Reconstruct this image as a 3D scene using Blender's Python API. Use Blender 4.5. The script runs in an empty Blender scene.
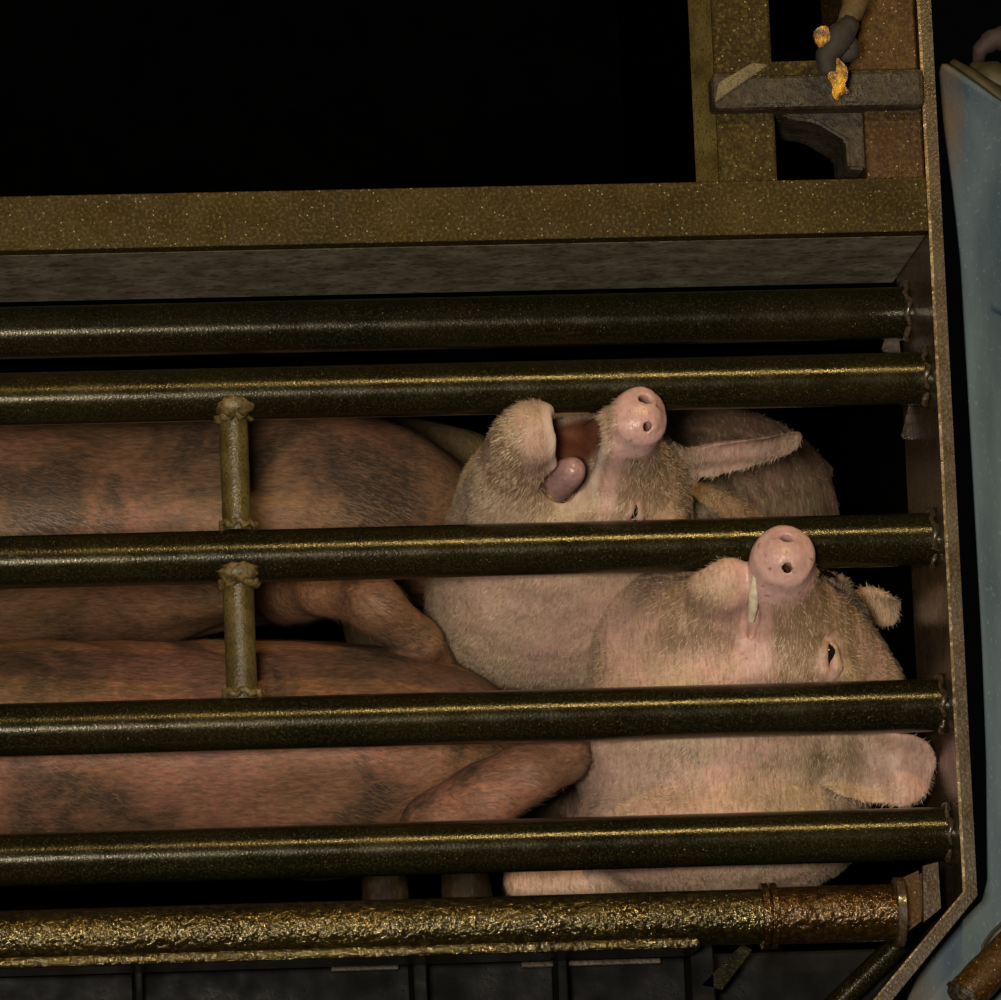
import bpy, math, random
import numpy as np
from mathutils import Vector, Matrix

random.seed(7)
rng = np.random.default_rng(7)
scene = bpy.context.scene
C = scene.collection

# ------------------------------------------------------------------ camera
YAW, PITCH, ROLL = math.radians(6.0), math.radians(10.0), math.radians(2.45)
DIST, FPX = 9.0, 9000.0
d = np.array([math.sin(YAW)*math.cos(PITCH), math.cos(YAW)*math.cos(PITCH), math.sin(PITCH)])
r0 = np.array([math.cos(YAW), -math.sin(YAW), 0.0])
u0 = np.cross(r0, d)
cr = math.cos(ROLL)*r0 - math.sin(ROLL)*u0
cu = math.sin(ROLL)*r0 + math.cos(ROLL)*u0
cam_pos = -DIST*d
cam_data = bpy.data.cameras.new('camera')
cam = bpy.data.objects.new('camera', cam_data)
C.objects.link(cam)
m = Matrix.Identity(4)
for i in range(3):
    m[i][0], m[i][1], m[i][2], m[i][3] = cr[i], cu[i], -d[i], cam_pos[i]
cam.matrix_world = m
cam_data.sensor_fit = 'HORIZONTAL'
cam_data.sensor_width = 36.0
cam_data.lens = FPX/1001*36.0
cam_data.clip_end = 200
scene.camera = cam

# ------------------------------------------------------------------ light
world = bpy.data.worlds.new('night')
scene.world = world
world.use_nodes = True
world.node_tree.nodes['Background'].inputs['Color'].default_value = (0.8, 0.85, 1.0, 1)
world.node_tree.nodes['Background'].inputs['Strength'].default_value = 0.0012

def spot(name, loc, target, power, col, size, angle, blend=0.5):
    ld = bpy.data.lights.new(name, 'SPOT')
    ld.energy, ld.color, ld.shadow_soft_size = power, col, size
    ld.spot_size, ld.spot_blend = math.radians(angle), blend
    o = bpy.data.objects.new(name, ld)
    C.objects.link(o)
    o.location = loc
    o.rotation_euler = (Vector(target)-Vector(loc)).to_track_quat('-Z', 'Y').to_euler()
    return o
spot('floodlight', (-1.05, -5.85, -0.97), (0.1, 0, -0.1), 1120, (1.0, 0.90, 0.76), 0.32, 34, 0.7)
spot('street_lamp', (0.85, -5.0, 3.15), (0.1, 0, -0.1), 480, (1.0, 0.70, 0.28), 0.13, 40, 0.6)

scene.view_settings.view_transform = 'Standard'
scene.view_settings.look = 'None'
scene.view_settings.exposure = 0.0
scene.view_settings.gamma = 1.0
scene.view_settings.use_curve_mapping = False

# ------------------------------------------------------------------ helpers
def P(px, py, y=0.0):
    """world point at depth y (metres into the truck) seen at a photo position"""
    v = d + cr*((px-500.5)/FPX) - cu*((py-500.0)/FPX)
    t = (y-cam_pos[1])/v[1]
    return cam_pos + v*t

def V(p): return Vector((float(p[0]), float(p[1]), float(p[2])))

def link(o, parent=None):
    C.objects.link(o)
    if parent is not None:
        o.parent = parent
        o.matrix_parent_inverse = parent.matrix_world.inverted() if False else Matrix.Identity(4)
    return o

def thing(name, label, cat, group=None, kind=None):
    o = bpy.data.objects.new(name, None)
    o.empty_display_size = 0.05
    C.objects.link(o)
    tag(o, label, cat, group, kind)
    return o

def tag(o, label=None, cat=None, group=None, kind=None):
    if label: o['label'] = label
    if cat: o['category'] = cat
    if group: o['group'] = group
    if kind: o['kind'] = kind
    return o

def mesh_obj(name, verts, faces, mat, parent=None, smooth=False):
    me = bpy.data.meshes.new(name)
    me.from_pydata([tuple(map(float, v)) for v in verts], [], faces)
    me.materials.append(mat)
    if smooth:
        me.polygons.foreach_set('use_smooth', [True]*len(me.polygons))
    me.update()
    return link(bpy.data.objects.new(name, me), parent)

import bmesh
def bm_obj(name, bm, mat, parent=None, smooth=False):
    bmesh.ops.recalc_face_normals(bm, faces=bm.faces)
    me = bpy.data.meshes.new(name)
    bm.to_mesh(me); bm.free()
    me.materials.append(mat)
    if smooth:
        me.polygons.foreach_set('use_smooth', [True]*len(me.polygons))
    return link(bpy.data.objects.new(name, me), parent)

def box(name, lo, hi, mat, parent=None, bevel=0.003):
    bm = bmesh.new()
    bmesh.ops.create_cube(bm, size=1)
    for v in bm.verts:
        v.co = Vector([lo[i]+(v.co[i]+0.5)*(hi[i]-lo[i]) for i in range(3)])
    if bevel:
        bmesh.ops.bevel(bm, geom=bm.edges[:], offset=bevel, segments=2, affect='EDGES', profile=0.5)
    return bm_obj(name, bm, mat, parent)

def tube_bm(bm, pts, radii, seg=24, caps=True, wob=0.0):
    """swept round section through pts"""
    pts = [np.array(p, float) for p in pts]
    n = len(pts)
    if np.isscalar(radii): radii = [radii]*n
    rings = []
    up = None
    for i in range(n):
        t = pts[min(i+1, n-1)]-pts[max(i-1, 0)]
        t /= np.linalg.norm(t)
        if up is None:
            a = np.array([0, 0, 1.0]) if abs(t[2]) < 0.9 else np.array([0, 1.0, 0])
        else:
            a = up
        s = np.cross(t, a); s /= np.linalg.norm(s)
        up = np.cross(s, t)
        ring = []
        for k in range(seg):
            th = 2*math.pi*k/seg
            r = radii[i]*(1+wob*(random.random()-0.5))
            ring.append(bm.verts.new(tuple(pts[i]+r*(math.cos(th)*s+math.sin(th)*up))))
        rings.append(ring)
    for i in range(n-1):
        for k in range(seg):
            bm.faces.new((rings[i][k], rings[i][(k+1) % seg], rings[i+1][(k+1) % seg], rings[i+1][k]))
    if caps:
        bm.faces.new(rings[0][::-1]); bm.faces.new(rings[-1])

def tube(name, pts, radii, mat, parent=None, seg=24, wob=0.0):
    bm = bmesh.new()
    tube_bm(bm, pts, radii, seg, True, wob)
    o = bm_obj(name, bm, mat, parent, True)
    o.data.set_sharp_from_angle(angle=math.radians(50))
    return o

def prism(name, outline, thick_vec, mat, parent=None, bevel=0.0):
    """closed outline of world points pushed along a vector"""
    bm = bmesh.new()
    a = [bm.verts.new(tuple(map(float, p))) for p in outline]
    f = bm.faces.new(a)
    r = bmesh.ops.extrude_face_region(bm, geom=[f])
    for v in [g for g in r['geom'] if isinstance(g, bmesh.types.BMVert)]:
        v.co += Vector(thick_vec)
    if bevel:
        bmesh.ops.bevel(bm, geom=bm.edges[:], offset=bevel, segments=2, affect='EDGES')
    return bm_obj(name, bm, mat, parent)

# ------------------------------------------------------------------ materials
class NT:
    def __init__(self, name):
        self.mat = bpy.data.materials.new(name)
        self.mat.use_nodes = True
        self.t = self.mat.node_tree
        self.b = self.t.nodes['Principled BSDF']
        self.tc = self.t.nodes.new('ShaderNodeTexCoord')
    def n(self, kind, **kw):
        nd = self.t.nodes.new(kind)
        for k, v in kw.items(): setattr(nd, k, v)
        return nd
    def l(self, a, b): self.t.links.new(a, b)
    def mapping(self, scale=(1, 1, 1), rot=(0, 0, 0)):
        mp = self.n('ShaderNodeMapping')
        mp.inputs['Scale'].default_value = scale
        mp.inputs['Rotation'].default_value = rot
        self.l(self.tc.outputs['Object'], mp.inputs['Vector'])
        return mp.outputs['Vector']
    def noise(self, scale, detail=4, rough=0.55, vec=None, dist=0.0):
        nd = self.n('ShaderNodeTexNoise')
        nd.inputs['Scale'].default_value = scale
        nd.inputs['Detail'].default_value = detail
        nd.inputs['Roughness'].default_value = rough
        nd.inputs['Distortion'].default_value = dist
        self.l(vec if vec is not None else self.tc.outputs['Object'], nd.inputs['Vector'])
        return nd.outputs['Fac']
    def ramp(self, fac, stops):
        r = self.n('ShaderNodeValToRGB')
        while len(r.color_ramp.elements) < len(stops): r.color_ramp.elements.new(0.5)
        for e, (p, c) in zip(r.color_ramp.elements, stops):
            e.position = p
            e.color = (*c, 1) if not np.isscalar(c) else (c, c, c, 1)
        self.l(fac, r.inputs['Fac'])
        return r.outputs['Color']
    def mix(self, fac, a, b, mode='MIX'):
        mx = self.n('ShaderNodeMix', data_type='RGBA', blend_type=mode)
        for sock, val in ((mx.inputs[0], fac), (mx.inputs[6], a), (mx.inputs[7], b)):
            if isinstance(val, (int, float)): sock.default_value = val
            elif isinstance(val, tuple): sock.default_value = (*val, 1)
            else: self.l(val, sock)
        return mx.outputs[2]
    def math(self, op, a, b=0.0, clamp=False):
        mn = self.n('ShaderNodeMath', operation=op, use_clamp=clamp)
        for sock, val in ((mn.inputs[0], a), (mn.inputs[1], b)):
            if isinstance(val, (int, float)): sock.default_value = val
            else: self.l(val, sock)
        return mn.outputs[0]
    def attr(self, name):
        a = self.n('ShaderNodeAttribute', attribute_name=name)
        return a
    def bump(self, h, strength=0.3, dist=0.002, prev=None):
        b = self.n('ShaderNodeBump')
        b.inputs['Strength'].default_value = strength
        b.inputs['Distance'].default_value = dist
        self.l(h, b.inputs['Height'])
        if prev is not None: self.l(prev, b.inputs['Normal'])
        return b.outputs['Normal']
    def out(self, color, rough=0.5, normal=None, metallic=0.0, coat=0.0, coat_rough=0.1, spec=0.5):
        for key, val in (('Base Color', color), ('Roughness', rough), ('Metallic', metallic)):
            if isinstance(val, (int, float)): self.b.inputs[key].default_value = val
            elif isinstance(val, tuple): self.b.inputs[key].default_value = (*val, 1)
            else: self.l(val, self.b.inputs[key])
        self.b.inputs['Coat Weight'].default_value = coat
        self.b.inputs['Coat Roughness'].default_value = coat_rough
        self.b.inputs['Specular IOR Level'].default_value = spec
        if normal is not None:
            self.l(normal, self.b.inputs['Normal'])
            self.l(normal, self.b.inputs['Coat Normal'])
        return self.mat

def metal(name, dark, mid, light, rough=0.35, grit=260, gstr=0.5, patch=9, coat=0.0, spec=0.5, metallic=0.0, gdist=0.0012, drops=240, glint=0.0):
    k = NT(name)
    big = k.noise(patch, 5, 0.6)
    fine = k.noise(grit, 3, 0.6)
    col = k.mix(k.ramp(big, [(0.35, 0.0), (0.65, 1.0)]), dark, mid)
    col = k.mix(k.ramp(fine, [(0.52, 0.0), (0.70, 0.85)]), col, light)
    col = k.mix(k.ramp(fine, [(0.32, 0.7), (0.46, 0.0)]), col, tuple(c_*0.4 for c_ in dark))
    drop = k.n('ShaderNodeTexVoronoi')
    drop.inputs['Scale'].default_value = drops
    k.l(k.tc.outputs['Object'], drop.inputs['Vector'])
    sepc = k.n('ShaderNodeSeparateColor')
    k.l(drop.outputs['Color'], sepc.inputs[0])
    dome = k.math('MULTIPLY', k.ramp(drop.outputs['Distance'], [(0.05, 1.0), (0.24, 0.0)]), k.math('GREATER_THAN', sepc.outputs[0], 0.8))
    nrm = k.bump(fine, gstr, gdist)
    nrm = k.bump(dome, 0.5, 0.0008, nrm)
    rg = k.ramp(k.noise(30, 4), [(0.3, rough*0.7), (0.7, min(1, rough*1.4))])
    col = k.mix(k.math('MULTIPLY', dome, glint), col, (0.55, 0.46, 0.27))  # wet glints painted into the base colour as pale tan specks
    return k.out(col, rg, nrm, metallic, coat, 0.08, spec)

M = {}
M['rail'] = metal('wet_olive_rail_paint', (0.012, 0.0105, 0.004), (0.026, 0.021, 0.007), (0.06, 0.05, 0.018), 0.21, 420, 0.35, 6, 0.1, gdist=0.0006, drops=330, metallic=0.5, glint=0.25, spec=0.25)
M['rust_beam'] = metal('rusty_beam_paint', (0.024, 0.015, 0.002), (0.045, 0.030, 0.0045), (0.115, 0.08, 0.018), 0.5, 300, 0.8, 7, spec=0.12, metallic=0.1, glint=0.9)
M['rust_red'] = metal('rusty_red_brown_steel', (0.032, 0.0135, 0.0028), (0.062, 0.029, 0.0055), (0.11, 0.06, 0.015), 0.45, 300, 0.8, 12, spec=0.18, metallic=0.1, glint=0.9)
M['grey_under'] = metal('worn_grey_paint', (0.14, 0.12, 0.08), (0.27, 0.24, 0.16), (0.05, 0.032, 0.014), 0.6, 70, 0.4, 30)
M['plate'] = metal('wet_brown_plate', (0.035, 0.022, 0.011), (0.065, 0.044, 0.024), (0.12, 0.09, 0.06), 0.28, 250, 0.25, 10, 0.3)
M['edge'] = metal('bare_brown_edge', (0.032, 0.019, 0.007), (0.058, 0.036, 0.014), (0.14, 0.10, 0.05), 0.3, 300, 0.4, 14)
M['highlight_line'] = metal('bright_highlight_arris', (0.12, 0.08, 0.035), (0.30, 0.22, 0.12), (0.5, 0.42, 0.3), 0.25, 200, 0.5, 20, metallic=0.4)  # highlight line of the plate edge, put in as a bright tone
M['strut'] = metal('rusty_olive_strut', (0.055, 0.038, 0.008), (0.14, 0.105, 0.03), (0.03, 0.02, 0.008), 0.4, 300, 0.8, 25)
M['weld'] = metal('crusted_weld', (0.06, 0.038, 0.010), (0.20, 0.14, 0.05), (0.03, 0.02, 0.01), 0.5, 260, 1.0, 90)
M['gold_pipe'] = metal('wet_bottom_rail', (0.032, 0.024, 0.007), (0.075, 0.055, 0.016), (0.15, 0.11, 0.035), 0.19, 150, 0.9, 8, 0.3, gdist=0.0035, drops=190, metallic=0.8)
M['brown_pipe'] = metal('wet_rust_sleeve', (0.04, 0.02, 0.005), (0.08, 0.042, 0.011), (0.14, 0.085, 0.027), 0.2, 150, 0.9, 10, 0.3, gdist=0.0035, drops=190, metallic=0.7)
M['black_steel'] = metal('black_greasy_steel', (0.0015, 0.0013, 0.001), (0.003, 0.0026, 0.0019), (0.006, 0.005, 0.004), 0.6, 120, 0.4, 14, spec=0.12)
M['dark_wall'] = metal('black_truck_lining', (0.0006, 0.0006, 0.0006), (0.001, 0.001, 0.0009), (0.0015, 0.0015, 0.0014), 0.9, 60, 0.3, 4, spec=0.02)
M['dirt'] = metal('grey_caked_dirt', (0.018, 0.011, 0.004), (0.042, 0.028, 0.011), (0.075, 0.055, 0.024), 0.6, 170, 1.0, 30, gdist=0.003)

def panel_mat():
    k = NT('pale_blue_weathered_sheet')
    v = k.mapping((1, 1, 0.18))
    streak = k.noise(24, 5, 0.6, v)
    col = k.mix(k.ramp(streak, [(0.3, 0.0), (0.7, 1.0)]), (0.036, 0.064, 0.088), (0.085, 0.118, 0.138))
    at = k.attr('stain')
    st = k.math('MULTIPLY', at.outputs['Fac'], k.ramp(k.noise(14, 5), [(0.25, 0.5), (0.6, 1.0)]), True)
    col = k.mix(st, col, (0.15, 0.10, 0.055))
    sp = k.noise(330, 3, 0.6, k.mapping((1, 1, 0.5)))
    col = k.mix(k.ramp(sp, [(0.60, 0.0), (0.74, 0.35)]), col, (0.22, 0.28, 0.30))
    nrm = k.bump(sp, 0.25, 0.001)
    return k.out(col, 0.7, nrm, spec=0.3)
M['panel'] = panel_mat()

def skin(name, pink, tan, dirt, dirt_lo, dirt_hi, dscale, hairc=(0.62, 0.50, 0.36), fmap=((1.0, 0.22, 0.22), (0.0, 0.35, 0.0))):
    k = NT(name)
    n1 = k.noise(7, 4, 0.6, None, 0.4)
    n2 = k.noise(dscale, 6, 0.65, None, 0.6)
    n3 = k.noise(150, 3, 0.6)
    fur = k.noise(330, 3, 0.65, k.mapping(*fmap), 0.5)
    col = k.mix(k.ramp(n1, [(0.40, 0.0), (0.62, 1.0)]), tan, pink)
    dm = k.ramp(n2, [(dirt_lo, 0.0), (dirt_hi, 0.9)])
    at = k.attr('mask')
    sep = k.n('ShaderNodeSeparateColor')
    k.l(at.outputs['Color'], sep.inputs[0])
    snout, grime_shade, mouth = sep.outputs[0], sep.outputs[1], sep.outputs[2]
    clean = k.math('SUBTRACT', 1.0, snout, True)
    col = k.mix(k.math('MULTIPLY', dm, clean), col, dirt)
    gm = k.math('MULTIPLY', grime_shade, k.ramp(k.noise(38, 5, 0.65), [(0.30, 0.15), (0.54, 1.0)]), True)
    col = k.mix(k.math('MULTIPLY', gm, clean), col, dirt)
    col = k.mix(snout, col, (0.58, 0.355, 0.325))
    sd = k.math('MULTIPLY', snout, k.ramp(k.noise(85, 4, 0.6), [(0.60, 0.0), (0.68, 0.75)]), True)
    col = k.mix(sd, col, (0.16, 0.07, 0.025))
    col = k.mix(mouth, col, (0.16, 0.055, 0.03))
    col = k.mix(k.ramp(n3, [(0.35, 0.35), (0.6, 0.0)]), col, k.mix(0.6, col, dirt))
    hide = k.math('SUBTRACT', 1.0, k.math('ADD', snout, mouth), True)
    col = k.mix(k.math('MULTIPLY', k.ramp(fur, [(0.36, 0.9), (0.54, 0.0)]), hide), col, k.mix(0.6, col, dirt))
    col = k.mix(k.math('MULTIPLY', k.ramp(fur, [(0.54, 0.0), (0.70, 0.55)]), hide), col, k.mix(0.5, col, hairc))
    col = k.mix(at.outputs['Alpha'], (0.66, 0.52, 0.46), col)
    wr = k.noise(60, 4, 0.6, None, 1.2)
    nrm = k.bump(wr, 0.28, 0.004)
    nrm = k.bump(n3, 0.35, 0.0016, nrm)
    nrm = k.bump(fur, 0.4, 0.0015, nrm)
    rg = k.math('SUBTRACT', 0.62, k.math('MULTIPLY', k.math('ADD', snout, mouth), 0.34), True)
    k.b.inputs['Subsurface Weight'].default_value = 0.12
    k.b.inputs['Subsurface Radius'].default_value = (0.012, 0.005, 0.003)
    k.b.inputs['Subsurface Scale'].default_value = 1.0
    return k.out(col, rg, nrm, 0.0, 0.0, 0.2, 0.4)
M['skin_a'] = skin('pale_pig_skin', (0.55, 0.28, 0.245), (0.46, 0.315, 0.185), (0.12, 0.075, 0.036), 0.45, 0.68, 12)
M['skin_b'] = skin('pale_pig_skin_clean', (0.62, 0.33, 0.29), (0.52, 0.365, 0.225), (0.14, 0.09, 0.042), 0.46, 0.70, 12)
M['skin_c'] = skin('muddy_pig_skin', (0.28, 0.12, 0.066), (0.22, 0.115, 0.05), (0.04, 0.027, 0.017), 0.45, 0.58, 9, (0.36, 0.21, 0.12), ((0.2, 0.6, 1.0), (0.0, -0.45, 0.0)))
M['skin_d'] = skin('reddish_pig_skin', (0.31, 0.125, 0.08), (0.23, 0.115, 0.052), (0.045, 0.031, 0.019), 0.46, 0.60, 10, (0.40, 0.24, 0.14), ((0.2, 0.6, 1.0), (0.0, -0.45, 0.0)))
M['skin_e'] = skin('yellowish_pig_skin', (0.24, 0.15, 0.07), (0.24, 0.16, 0.07), (0.07, 0.045, 0.02), 0.52, 0.72, 8, (0.34, 0.24, 0.11))

def simple(name, col, rough=0.5, bump=0.0, bscale=120):
    k = NT(name)
    n = k.noise(bscale, 3)
    c = k.mix(k.ramp(n, [(0.35, 0.0), (0.7, 1.0)]), tuple(x*0.75 for x in col), tuple(min(1, x*1.2) for x in col))
    return k.out(c, rough, k.bump(n, bump, 0.001) if bump else None)
M['hair_pale'] = simple('pale_bristle', (0.52, 0.40, 0.27), 0.5)
M['lip'] = simple('pale_wet_lip', (0.60, 0.47, 0.42), 0.22, 0.3)
M['hair_dark'] = simple('brown_bristle', (0.19, 0.105, 0.055), 0.5)
M['eye'] = simple('dark_wet_eye', (0.012, 0.008, 0.006), 0.08)
M['tongue'] = simple('greyish_tongue', (0.36, 0.21, 0.20), 0.3, 0.5, 180)
M['tooth'] = simple('ivory_tooth', (0.72, 0.62, 0.46), 0.25, 0.1)
M['hoof'] = simple('horn_hoof', (0.10, 0.075, 0.045), 0.5, 0.3)
M['rope'] = simple('tan_rope', (0.09, 0.055, 0.016), 0.8, 0.6, 220)
M['rag'] = simple('grey_brown_rag', (0.028, 0.022, 0.016), 0.8, 1.0, 150)
M['yellow'] = metal('yellow_strap', (0.10, 0.04, 0.003), (0.52, 0.24, 0.005), (0.70, 0.40, 0.02), 0.3, 110, 1.0, 110, spec=0.5, gdist=0.003)
M['tarp'] = simple('olive_tarpaulin', (0.034, 0.027, 0.010), 0.6, 0.7, 60)
M['mauve'] = simple('dusky_mauve_cloth', (0.03, 0.017, 0.015), 0.75, 0.7, 80)

# ------------------------------------------------------------------ truck shell (setting)
def zc(py, y=0.0, px=500): return float(P(px, py, y)[2])
XP = float(P(947, 560, -0.07)[0])            # inner face of the end plate
FLOOR_Z = zc(894, 0.0)
BEAM_B = zc(240, -0.07, 500)                 # lower edge of the beam front
BEAM_T = zc(186, -0.07, 500)
XL = -1.6
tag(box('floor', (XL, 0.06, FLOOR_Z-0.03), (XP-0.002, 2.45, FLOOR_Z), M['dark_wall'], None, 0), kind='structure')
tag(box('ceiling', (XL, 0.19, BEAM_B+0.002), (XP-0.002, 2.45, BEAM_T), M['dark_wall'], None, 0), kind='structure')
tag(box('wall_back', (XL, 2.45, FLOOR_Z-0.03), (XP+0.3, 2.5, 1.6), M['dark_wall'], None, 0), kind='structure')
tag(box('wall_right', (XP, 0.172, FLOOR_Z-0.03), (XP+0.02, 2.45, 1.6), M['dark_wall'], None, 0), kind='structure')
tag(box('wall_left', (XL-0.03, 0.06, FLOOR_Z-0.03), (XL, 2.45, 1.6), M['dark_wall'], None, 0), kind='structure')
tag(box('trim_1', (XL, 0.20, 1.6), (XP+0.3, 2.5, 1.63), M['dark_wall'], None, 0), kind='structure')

# ------------------------------------------------------------------ welded side frame
frame = thing('truck_side_frame', 'wet rusty steel side frame of round horizontal rails holding the pigs in', 'frame')
# top beam: front plate, grey underside flange
beam = box('top_beam', (XL, -0.07, BEAM_B), (XP-0.0012, -0.045, BEAM_T), M['rust_beam'], frame, 0.001)
beam['label'] = 'rusty speckled top beam'
fl = box('beam_flange', (XL, -0.045, BEAM_B), (XP, 0.19, BEAM_B+0.02), M['grey_under'], beam, 0.002)
fl['label'] = 'worn grey underside of the beam'
RAIL = 0.0265
def rail(py, y, x1, r=RAIL, mat='rail'):
    z = zc(py, y)
    n = 40
    pts = [(XL+(x1-XL)*i/n, y, z) for i in range(n+1)]
    return tube('rail', pts, r, M[mat], frame, 40)
R0 = rail(322, 0.10, XP)
R1 = rail(388, 0.0, XP)
R2 = rail(550, 0.0, XP)
R3 = rail(717, 0.0, XP)
R4 = rail(846, 0.0, XP)
RZ = [zc(388), zc(550), zc(717), zc(846)]

def ring_bead(name, x, y, z, r, mat, parent, axis='x', n=26, rr=0.0045):
    """lumpy weld seam round a joint"""
    pts = []
    for i in range(n+1):
        a = 2*math.pi*i/n
        j = 1+0.10*math.sin(5*a+x*40)+0.06*math.sin(11*a)
        if axis == 'x': pts.append((x+0.002*math.sin(7*a), y+r*j*math.cos(a), z+r*j*math.sin(a)))
        else: pts.append((x+r*j*math.cos(a), y+r*j*math.sin(a), z+0.003*math.sin(7*a)))
    return tube(name, pts, [rr*(0.7+0.6*random.random()) for _ in pts], M[mat], parent, 8)
for rl, py, y in ((R0, 322, .10), (R1, 388, 0), (R2, 550, 0), (R3, 717, 0), (R4, 846, 0)):
    w = ring_bead('weld_bead', XP-0.004, y, zc(py, y), RAIL+0.0005, 'plate', rl, rr=0.003)

# struts between rails
def strut(pxa, pya, pxb, pyb, r):
    a, b = P(pxa, pya), P(pxb, pyb)
    n = 14
    x = (a[0]+b[0])/2
    pts = [(x, 0, a[2]+(b[2]-a[2])*i/n) for i in range(n+1)]
    s = tube('strut', pts, r, M['strut'], frame, 24, 0.03)
    for z, big in ((a[2]-0.006, True), (b[2]+0.006, False)):
        wb = ring_bead('weld_bead', x, 0, z, r+0.002, 'weld', s, 'z', 26, 0.0045 if big else 0.0032)
    # crusted lump smeared up the rail above
    bm = bmesh.new()
    bmesh.ops.create_icosphere(bm, subdivisions=3, radius=1)
    for v in bm.verts:
        n_ = 1+0.25*math.sin(9*v.co.x+3*v.co.z)*math.sin(8*v.co.z+pya)+0.15*random.random()
        v.co = Vector((x+v.co.x*0.019*n_, -0.017+v.co.y*0.011, a[2]+0.003+v.co.z*0.011*n_))
    bm_obj('weld_crust', bm, M['weld'], s, True)
    return s
strut(233, 411, 237, 531, 0.0145)
strut(238, 577, 242, 700, 0.0155)

# end plate: a bent strip, vertical then cut back under the bottom rail
PX = XP
zc_corner = float(P(962, 892, -0.07)[2])
diag = P(868, 1000, -0.07)
T = 0.012
yf, yb = -0.07, 0.17
path = [(PX, 1.0), (PX, zc_corner), (diag[0]-0.07, diag[2]-0.085)]
outer = [(PX+T, 1.0), (PX+T, zc_corner-0.004), (diag[0]-0.07+T*0.8, diag[2]-0.085-T*0.8)]
def strip(name, pa, pb, y0, y1, mat, parent):
    vs, fs = [], []
    n = len(pa)
    for y in (y0, y1):
        for p in pa: vs.append((p[0], y, p[1]))
        for p in pb: vs.append((p[0], y, p[1]))
    o = 2*n
    for i in range(n-1):
        fs += [(i, i+1, n+i+1, n+i), (o+i, o+n+i, o+n+i+1, o+i+1),
               (i, o+i, o+i+1, i+1), (n+i, n+i+1, o+n+i+1, o+n+i)]
    fs += [(0, n, o+n, o), (n-1, o+n-1, o+2*n-1, 2*n-1)]
    return mesh_obj(name, vs, fs, mat, parent)
plate = strip('end_plate', path, outer, yf+0.004, yb, M['plate'], frame)
edge = strip('plate_edge', [(p[0]-0.001, p[1]) for p in path], [(p[0]+0.001, p[1]) for p in outer], yf, yf+0.0042, M['edge'], plate)
edge['label'] = 'bare brown front edge of the plate'
bd = strip('edge_highlight', [(q_[0]-0.0015, q_[1]) for q_ in path], [(q_[0]+0.0015, q_[1]) for q_ in path], yf-0.002, yf, M['highlight_line'], plate)  # thin strip carrying the painted highlight along the edge
# rust bleed plates beside the bottom rail
gz0, gz1 = zc(866, -0.02, 930), zc(960, -0.02, 930)
gus = prism('corner_gusset', [P(923, 866, -0.03), P(938, 862, -0.03), P(941, 908, -0.03), P(924, 922, -0.03)], (0, 0.01, 0), M['edge'], plate)
blk = prism('rust_block', [P(897, 880, -0.02), P(923, 868, -0.02), P(925, 918, -0.02), P(902, 936, -0.02)], (0, 0.06, 0), M['rust_red'], plate, 0.004)

# small pale weld pads behind the rail ends
for px, py, h in ((895, 335, 32), (915, 415, 46)):
    pts = [P(px-14, py+h/2, 0.12), P(px+6, py+h/2+3, 0.12), P(px+3, py-h/2+5, 0.12), P(px-3, py-h/2, 0.12)]
    prism('weld_pad', pts, (0, 0.008, 0), M['plate'], plate, 0.002)

# bottom rail: wet pipe with flat skirt, collar and sleeve
zb = zc(924, -0.02)
bp = tube('bottom_rail', [(XL+(float(P(768, 910, -0.02)[0])-XL)*i/40, -0.02, zb) for i in range(41)], 0.0275, M['gold_pipe'], frame, 40)
bp['label'] = 'wet gleaming bottom rail'
xs_, xe_ = float(P(768, 910, -0.02)[0]), float(P(897, 908, -0.02)[0])
sl = tube('sleeve', [(xs_+(xe_-xs_)*i/10, -0.02, zb) for i in range(11)], 0.0285, M['brown_pipe'], frame, 40)
sl['label'] = 'rusty brown sleeve at the end of the bottom rail'
for q in (-0.0045, 0.0045):
    tube('collar', [(xs_+q-0.004, -0.02, zb), (xs_+q-0.003, -0.02, zb), (xs_+q+0.003, -0.02, zb), (xs_+q+0.004, -0.02, zb)],
         [0.029, 0.033, 0.033, 0.029], M['brown_pipe'], sl, 40)
tube('collar', [(xe_-0.004, -0.02, zb), (xe_-0.003, -0.02, zb), (xe_+0.005, -0.02, zb), (xe_+0.006, -0.02, zb)], [0.030, 0.035, 0.035, 0.030], M['plate'], sl, 40)
led = box('drip_ledge', (XL, -0.048, zb-0.033), (float(P(700, 940, -0.045)[0]), 0.02, zb-0.022), M['gold_pipe'], bp, 0.003)
lip = box('top_ledge', (XL, -0.01, zb+0.018), (float(P(700, 900, 0.0)[0]), 0.055, zb+0.028), M['black_steel'], bp, 0.003)
led['label'] = 'narrow wet ledge under the bottom rail'

# ------------------------------------------------------------------ post and hatch frame on top of the beam
YF = -0.062
def pbox(name, x0, x1, y0, y1, yfront, yback, mat, parent, bevel=0.003):
    a, b = P(x0, y1, yfront), P(x1, y0, yfront)
    return box(name, (a[0], yfront, a[2]), (b[0], yback, b[2]), M[mat], parent, bevel)
zt = 0.98
def post(x0, x1, yfr, ybk, mat, z0=BEAM_T, z1=zt, name='post'):
    return box(name, (float(P(x0, 120, yfr)[0]), yfr, z0), (min(XP-0.0005, float(P(x1, 120, yfr)[0])), ybk, z1), M[mat], frame, 0.003)
zl0, zl1 = zc(104, -0.1, 820), zc(66, -0.1, 820)
pa = post(716, 775, YF, 0.10, 'rust_beam')
pa['label'] = 'rusty upright post above the beam'
xf = float(P(716, 120, YF)[0])
fg = prism('post_flange', [(xf, YF+0.002, BEAM_T), (xf-0.019, YF+0.030, BEAM_T), (xf-0.015, YF+0.034, BEAM_T), (xf, YF+0.012, BEAM_T)], (0, 0, zt-BEAM_T), M['strut'], pa)
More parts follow.
